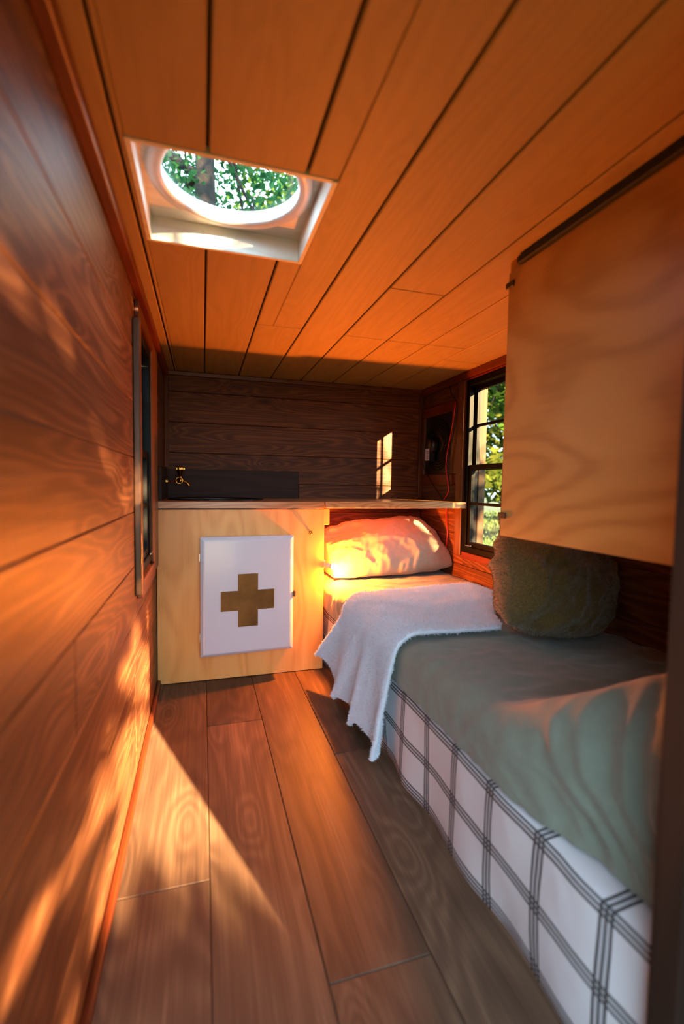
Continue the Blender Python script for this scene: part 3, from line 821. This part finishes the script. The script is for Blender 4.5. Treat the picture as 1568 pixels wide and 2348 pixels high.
def fuzz(name, parent, mesh, mat, count, length, width, seed, jitter=0.7, region=None, off=0.0):
    rnd = random.Random(seed); V, Fc = [], []
    polys = mesh.polygons; areas = []; tot = 0.0
    for p in polys:
        tot += p.area; areas.append(tot)
    import bisect
    co = mesh.vertices
    for k in range(count):
        p = polys[bisect.bisect(areas, rnd.random()*tot) % len(polys)]
        vs_ = [co[i].co for i in p.vertices]
        a, b = rnd.random(), rnd.random()
        if len(vs_) == 4: q = (vs_[0]*(1-a)+vs_[1]*a)*(1-b)+(vs_[3]*(1-a)+vs_[2]*a)*b
        else: q = vs_[0]+(vs_[1]-vs_[0])*a*0.5+(vs_[2]-vs_[0])*b*0.5
        n = p.normal
        for sgn in ((1, -1) if region == 'both' and k % 3 == 0 else (1,)):
            d = (n*sgn+Vector((rnd.uniform(-1, 1), rnd.uniform(-1, 1), rnd.uniform(-1, 1)))*jitter).normalized()
            s = d.cross(Vector((rnd.uniform(-1, 1), rnd.uniform(-1, 1), rnd.uniform(-1, 1)))).normalized()*width
            L = length*rnd.uniform(0.5, 1.2); q0 = q+n*sgn*off
            i0 = len(V); V += [tuple(q0-s), tuple(q0+s), tuple(q0+d*L)]; Fc.append((i0, i0+1, i0+2))
    me = bpy.data.meshes.new(name); me.from_pydata(V, [], Fc); me.update()
    o = mesh_obj(name, me, mat, parent, wloc(parent)); o['kind'] = 'stuff'
    return o
# make sure grid normals point outwards (up) for the pile
bm = bmesh.new(); bm.from_mesh(bk.data)
bm.faces.ensure_lookup_table()
if bm.faces[10].normal.z < 0: bmesh.ops.reverse_faces(bm, faces=bm.faces)
bm.to_mesh(bk.data); bm.free(); bk.data.update()
fuzz('fleece_pile', bk, bk.data, M['fleece'], 90000, 0.0100, 0.0014, 5, region='both', off=0.0055)
fuzz('wool_nap', olv, olv.data, M['wool'], 26000, 0.0060, 0.0010, 6)

# ---------------------------------------------------------------- overhead cupboard
cp = empty('overhead_cupboard', (1.15, 0.85, 0.854), 'maple plywood overhead cupboard hanging above the bed at the right', 'cupboard')
XP = 0.8565
pn = box('door', XP, XP+0.016, 0.482, 1.196, 0.855, ZC-0.030, M['ply_y'], cp, 0.0012)
box('end_panel', XP+0.0165, XR-0.022, 1.178, 1.194, 0.860, ZC-0.003, M['ply_y'], cp, 0.001)
box('bottom_panel', XP+0.0165, XR-0.022, 0.482, 1.177, 0.860, 0.874, M['ply_y'], cp, 0.001)
box('top_rail', XP+0.003, XP+0.016, 0.482, 1.194, ZC-0.029, ZC-0.001, M['ply_y'], cp, 0.001)
box('dark_gap_strip', XP-0.010, XP+0.0025, 0.482, 1.150, ZC-0.026, ZC-0.004, M['gap_shade'], cp, 0.003)  # black strip stands for the dark open gap between door top and ceiling
for z in (1.585, 0.916):
    hg = box('catch', XP-0.005, XP-0.0003, 1.168, 1.204, z-0.009, z+0.009, M['blackplastic'], cp, 0.0018)

# ---------------------------------------------------------------- black fan panel and cables
fan = empty('fan_panel', (XR, 2.69, 1.07), 'black fan panel with a white sticker in a wooden frame on the right wall', 'fan')
fy0, fy1, fz0, fz1 = 2.515, 2.868, 1.075, 1.452
box('backplate', XR-0.006, XR-0.0005, fy0, fy1, fz0, fz1, M['blackplastic'], fan, 0.001)
box('frame_rail', XR-0.016, XR-0.0005, 2.447, YB-0.032, fz1+0.001, fz1+0.062, M['trim_y'], fan, 0.002)
box('frame_rail', XR-0.016, XR-0.0005, 2.447, YB-0.032, fz0-0.068, fz0-0.001, M['trim_y'], fan, 0.002)
box('frame_stile', XR-0.016, XR-0.0005, 2.447, fy0-0.001, fz0, fz1, M['trim_z'], fan, 0.002)
box('frame_stile', XR-0.016, XR-0.0005, fy1+0.001, YB-0.032, fz0, fz1, M['trim_z'], fan, 0.002)
for r in (0.07, 0.088, 0.106, 0.124, 0.142, 0.160):
    bm = bmesh.new()
    tube_into(bm, [Vector((0, r*math.cos(a), r*math.sin(a))) for a in [2*math.pi*k/40 for k in range(41)]], 0.0022, 6, cap=False)
    mesh_obj('grille_ring', bm_mesh(bm, 'ring'), M['black'], fan, (XR-0.0095, 2.692, 1.263), smooth=True)
hub = lathe('motor', [(0.0, 0.052), (0.040, 0.052), (0.050, 0.046), (0.055, 0.030), (0.055, 0.012)], M['blackplastic'], fan, (XR, 2.745, 1.263), axis=(-1, 0, 0), n=28)
stk = box('sticker', XR-0.0545, XR-0.053, 2.725, 2.775, 1.165, 1.240, M['enamel'], fan, 0.0)
box('sticker_mount', XR-0.0525, XR-0.012, 2.720, 2.780, 1.160, 1.245, M['blackplastic'], fan, 0.002)
for i in range(5):
    box('print_line', XR-0.0551, XR-0.0546, 2.731, 2.760-0.004*(i % 2), 1.176+0.011*i, 1.180+0.011*i, M['blackplastic'], stk, 0.0)
for y, z in ((2.60, 1.255), (2.61, 1.205), (2.605, 1.135), (2.60, 1.092), (2.855, 1.19)):
    lathe('screw', [(0.0, 0.0085), (0.003, 0.008), (0.0036, 0.006)], M['brass'], fan, (XR, y, z), axis=(-1, 0, 0), n=10)
xc = XR-0.024
c1 = tube('red_cable', smooth_pts([(xc, 2.462, 1.50), (xc-0.006, 2.470, 1.40), (xc-0.010, 2.492, 1.30), (xc-0.012, 2.525, 1.19), (xc-0.012, 2.530, 1.10), (xc-0.008, 2.510, 1.02), (xc-0.010, 2.500, 0.965), (xc-0.016, 2.540, 0.915)]), 0.0036, M['red'], None, 8)
tag(c1, 'red cable hanging on the right wall between the fan panel and the window', 'cable')
c2 = tube('black_cable', smooth_pts([(xc-0.004, 2.530, 1.603), (xc-0.006, 2.50, 1.55), (xc-0.002, 2.455, 1.50), (xc+0.001, 2.452, 1.44), (xc-0.008, 2.448, 1.37), (xc-0.008, 2.475, 1.28), (xc-0.010, 2.505, 1.20), (xc-0.010, 2.515, 1.10), (xc-0.008, 2.495, 1.02), (xc-0.008, 2.49, 0.965), (xc-0.018, 2.525, 0.915)]), 0.0034, M['cable'], None, 8)
tag(c2, 'black cable running from the ceiling edge alongside the red cable', 'cable')
c3 = tube('black_power_cord', smooth_pts([(XR-0.046, 2.83, 1.16), (XR-0.04, 2.80, 1.10), (XR-0.03, 2.72, 1.02), (XR-0.03, 2.62, 0.95), (XR-0.034, 2.57, 0.916)]), 0.0034, M['cable'], None, 8)
tag(c3, 'black cord running diagonally from the fan panel to the worktop', 'cable')
c4 = tube('red_lower_cable', smooth_pts([(XR-0.012, 2.555, 0.866), (XR-0.014, 2.55, 0.80), (XR-0.012, 2.535, 0.72), (XR-0.014, 2.54, 0.64), (XR-0.012, 2.55, 0.57)]), 0.0040, M['red'], None, 8)
tag(c4, 'red cable on the right wall under the worktop behind the pillow', 'cable')

# ---------------------------------------------------------------- outside
GZ = -0.50
me = bpy.data.meshes.new('ground'); gv, gf = [], []
NG = 60
for i in range(NG+1):
    for j in range(NG+1):
        x = -60+120*i/NG; y = -60+120*j/NG
        gv.append((x, y, GZ+0.25*nz(x*0.13, y*0.13)*min(1, (x*x+y*y)/100)))
for i in range(NG):
    for j in range(NG):
        a = i*(NG+1)+j; gf.append((a, a+NG+1, a+NG+2, a+1))
me.from_pydata(gv, [], gf); me.update()
gr = mesh_obj('ground', me, M['soil'], None, (0, 0, 0), smooth=True)
tag(gr, 'grassy ground outside the camper', 'ground', kind='structure')
rg = random.Random(3); V, Fc = [], []
for k in range(26000):
    d = 3.0+26*rg.random()**1.3; a = math.radians(rg.uniform(24, 60))
    x, y = 1.5+d*math.sin(a), d*math.cos(a)
    hgt = rg.uniform(0.05, 0.16); lx, ly = rg.uniform(-0.05, 0.05), rg.uniform(-0.05, 0.05); ww = rg.uniform(0.006, 0.014)*(1+d*0.08)
    z = GZ+0.25*nz(x*0.13, y*0.13)*min(1, (x*x+y*y)/100)-0.02; an = rg.uniform(0, 3.14)
    i0 = len(V); V += [(x-ww*math.cos(an), y-ww*math.sin(an), z), (x+ww*math.cos(an), y+ww*math.sin(an), z), (x+lx, y+ly, z+hgt)]; Fc.append((i0, i0+1, i0+2))
me = bpy.data.meshes.new('grass'); me.from_pydata(V, [], Fc); me.update()
go = mesh_obj('grass', me, M['grass'], None, (0, 0, 0)); tag(go, 'meadow grass blades outside the right window', 'grass', kind='stuff')

def tree(name, label, base, height, trunk_r, crown, nleaf, leaf, mat, seed, lean=(0, 0), nbr=9, group='trees around the camper', cat='tree', nclump=26):
    """crown: list of (cx,cy,cz,rx,ry,rz) relative to base"""
    rnd = random.Random(seed); bx_, by_ = base
    o = empty(name, (bx_, by_, GZ), label, cat, group)
    def axis_at(t): return Vector((lean[0]*t+0.12*nz(t*2, seed), lean[1]*t+0.12*nz(t*2, seed+5), height*t))
    pts = [axis_at(i/14) for i in range(15)]
    bm = bmesh.new(); tube_into(bm, pts, [trunk_r*(1.15-0.95*i/14) for i in range(15)], 10)
    mesh_obj('trunk', bm_mesh(bm, 'trunk'), M['bark'], o, (bx_, by_, GZ), smooth=True)
    bm = bmesh.new()
    for k in range(nbr):
        c = crown[k % len(crown)]
        t0 = rnd.uniform(0.25, 0.85); st = axis_at(t0)
        en = Vector((c[0]+rnd.uniform(-.8, .8)*c[3], c[1]+rnd.uniform(-.8, .8)*c[4], c[2]+rnd.uniform(-.6, .8)*c[5]))
        mid = (st+en)/2+Vector((rnd.uniform(-.2, .2), rnd.uniform(-.2, .2), rnd.uniform(-.1, .3)))*(en-st).length*0.6
        L = smooth_pts([st, mid, en], 4); r0 = trunk_r*0.34
        tube_into(bm, L, [r0*(1-0.85*i/(len(L)-1)) for i in range(len(L))], 6)
        for q in range(3):
            s2 = L[rnd.randint(3, len(L)-2)]; e2 = s2+Vector((rnd.uniform(-1, 1), rnd.uniform(-1, 1), rnd.uniform(-.3, .8)))*0.28*(c[3]+c[4])/2
            tube_into(bm, [s2, (s2+e2)/2+Vector((0, 0, 0.05)), e2], [r0*0.3, r0*0.2, r0*0.08], 5)
    mesh_obj('branches', bm_mesh(bm, 'branches'), M['bark'], o, (bx_, by_, GZ), smooth=True)
    V, Fc = [], []
    vol = [c[3]*c[4]*c[5] for c in crown]; tot = sum(vol); clumps = []
    for c, vv_ in zip(crown, vol):
        for k in range(max(7, int(nclump*vv_/tot))):
            while True:
                q = Vector((rnd.uniform(-1, 1), rnd.uniform(-1, 1), rnd.uniform(-1, 1)))
                if q.length < 1: break
            clumps.append((Vector((c[0]+q.x*c[3], c[1]+q.y*c[4], c[2]+q.z*c[5])), 0.42*min(c[3], c[4], c[5])))
    for k in range(nleaf):
        c, r = clumps[rnd.randrange(len(clumps))]
        p = c+Vector((rnd.gauss(0, 1), rnd.gauss(0, 1), rnd.gauss(0, 0.75)))*r*0.62
        d = Vector((rnd.uniform(-1, 1), rnd.uniform(-1, 1), rnd.uniform(-.9, .4))).normalized(); s = d.cross(Vector((rnd.uniform(-1, 1), rnd.uniform(-1, 1), rnd.uniform(-1, 1)))).normalized()
        L = leaf*rnd.uniform(0.6, 1.25); i0 = len(V)
        V += [tuple(p), tuple(p+d*L*0.45+s*L*0.30), tuple(p+d*L), tuple(p+d*L*0.45-s*L*0.30)]; Fc.append((i0, i0+1, i0+2, i0+3))
    me = bpy.data.meshes.new('foliage'); me.from_pydata(V, [], Fc); me.update()
    fo = mesh_obj('foliage', me, mat, o, (bx_, by_, GZ)); fo['kind'] = 'stuff'
    return o
# seen through the skylight
tree('tall_tree', 'tall tree with a thick trunk seen through the round skylight', (0.05, 7.6), 12.0, 0.22, [(-1.2, 0.8, 6.0, 1.5, 1.5, 1.3), (1.3, 0.6, 6.2, 1.5, 1.5, 1.4), (0.3, 1.5, 8.2, 2.2, 2.0, 1.8), (0.2, 0.9, 5.2, 2.0, 1.2, 0.8)], 9000, 0.13, M['leaf3'], 11, nbr=14)
tree('slim_tree', 'slim tree at the right of the skylight view', (2.5, 13.8), 14.0, 0.17, [(0.3, 0.3, 10.2, 1.9, 1.5, 1.6), (-1.0, 0.2, 8.8, 1.5, 1.3, 1.0), (1.5, 0.2, 9.0, 1.5, 1.3, 1.1)], 4500, 0.19, M['leaf'], 12, nbr=10)
# seen through the right window
tree('maple_tree', 'leafy tree close outside the upper right window panes', (4.6, 5.0), 6.0, 0.13, [(-0.6, 0.3, 3.2, 1.2, 1.2, 0.9), (0.8, 1.0, 3.4, 1.5, 1.4, 1.0), (0.2, 0.4, 4.6, 1.6, 1.6, 1.2)], 5200, 0.15, M['leaf'], 13, nbr=10)
k = 0
for (bx_, by_, hh, mt, lab) in ((8.6, 11.0, 6.5, 'leaf2', 'yellow green tree nearest in the row beyond the meadow'), (12.5, 15.5, 8.0, 'leaf2', 'broad yellow green tree far across the meadow'), (10.2, 17.5, 9.0, 'leaf', 'dark green tree far across the meadow at the left of the window view'),
                            (16.0, 19.5, 9.0, 'leaf', 'dark green tree farthest across the meadow'), (14.5, 12.5, 8.0, 'leaf2', 'yellow green tree at the right end of the far row'), (9.0, 20.5, 9.0, 'leaf3', 'blue green tree behind the far row')):
    k += 1
    tree('meadow_tree', lab, (bx_, by_), hh, 0.16, [(-0.8, 0, hh*0.42, 1.6, 1.6, hh*0.26), (0.9, 0.3, hh*0.55, 1.8, 1.7, hh*0.26), (0, 0, hh*0.8, 1.7, 1.7, hh*0.2), (0, -0.2, hh*0.2, 1.7, 1.5, hh*0.13)], 4200, 0.30, M[mt], 20+k, nbr=8)
# left of the camper
tree('dark_tree', 'dark green tree outside the left window', (-3.2, 5.2), 6.0, 0.15, [(0, 0, 2.2, 1.5, 1.6, 1.3), (0.3, 0.6, 4.0, 1.6, 1.6, 1.2)], 4200, 0.18, M['leaf'], 31)
# between the low sun and the camper: they dapple or block its light
tree('roadside_tree', 'leafy tree behind the open doorway that dapples the sunlight', (3.35, -5.5), 5.2, 0.07, [(-1.1, 0.1, 3.25, 0.85, 0.7, 0.55), (-1.75, 0.2, 3.3, 0.75, 0.7, 0.65), (-0.75, 0.2, 4.3, 1.1, 0.8, 0.7), (-1.15, 0.0, 2.75, 0.8, 0.5, 0.22), (-1.49, 0.0, 2.38, 0.30, 0.35, 0.42)], 6000, 0.13, M['leaf'], 41, nbr=9, nclump=30)
tree('added_shade_tree', 'unseen tall broad tree added behind the camper to shade the trees ahead', (6.4, -8.2), 11.0, 0.25, [(-0.6, 0.2, 9.4, 2.4, 1.8, 1.6), (-0.4, 0.0, 11.4, 2.2, 1.8, 1.5)], 5200, 0.26, M['leaf'], 45, nbr=12, nclump=40)  # added out of view to keep the sun off the trees ahead
tree('shrub', 'unseen low shrub added outside the open doorway to shade the floor', (2.0, -4.6), 1.5, 0.03, [(0.1, 0.1, 0.75, 0.85, 0.5, 0.6), (0.1, 0.0, 1.58, 0.85, 0.4, 0.31)], 8000, 0.125, M['leaf'], 43, nbr=8, cat='shrub', nclump=110)  # added out of view, crown shaped to keep sun off the near floor
tree('sapling', 'sapling beside the camper that dapples the right window', (3.5, -3.4), 4.0, 0.04, [(0.0, 0.1, 2.45, 0.6, 0.5, 0.42), (0.0, 0.1, 2.15, 0.6, 0.5, 0.3), (0.15, 0, 3.12, 0.6, 0.5, 0.26)], 1500, 0.12, M['leaf2'], 42, nbr=8)
tree('added_bush', 'dense bush added ahead of the left window to darken its view', (-1.9, 7.2), 3.4, 0.06, [(0, 0, 1.4, 1.3, 1.0, 1.2), (0.3, 0.2, 2.8, 1.2, 1.0, 1.0)], 5200, 0.16, M['leaf'], 44, nbr=8, cat='bush')  # added to block the sky and darken the left window
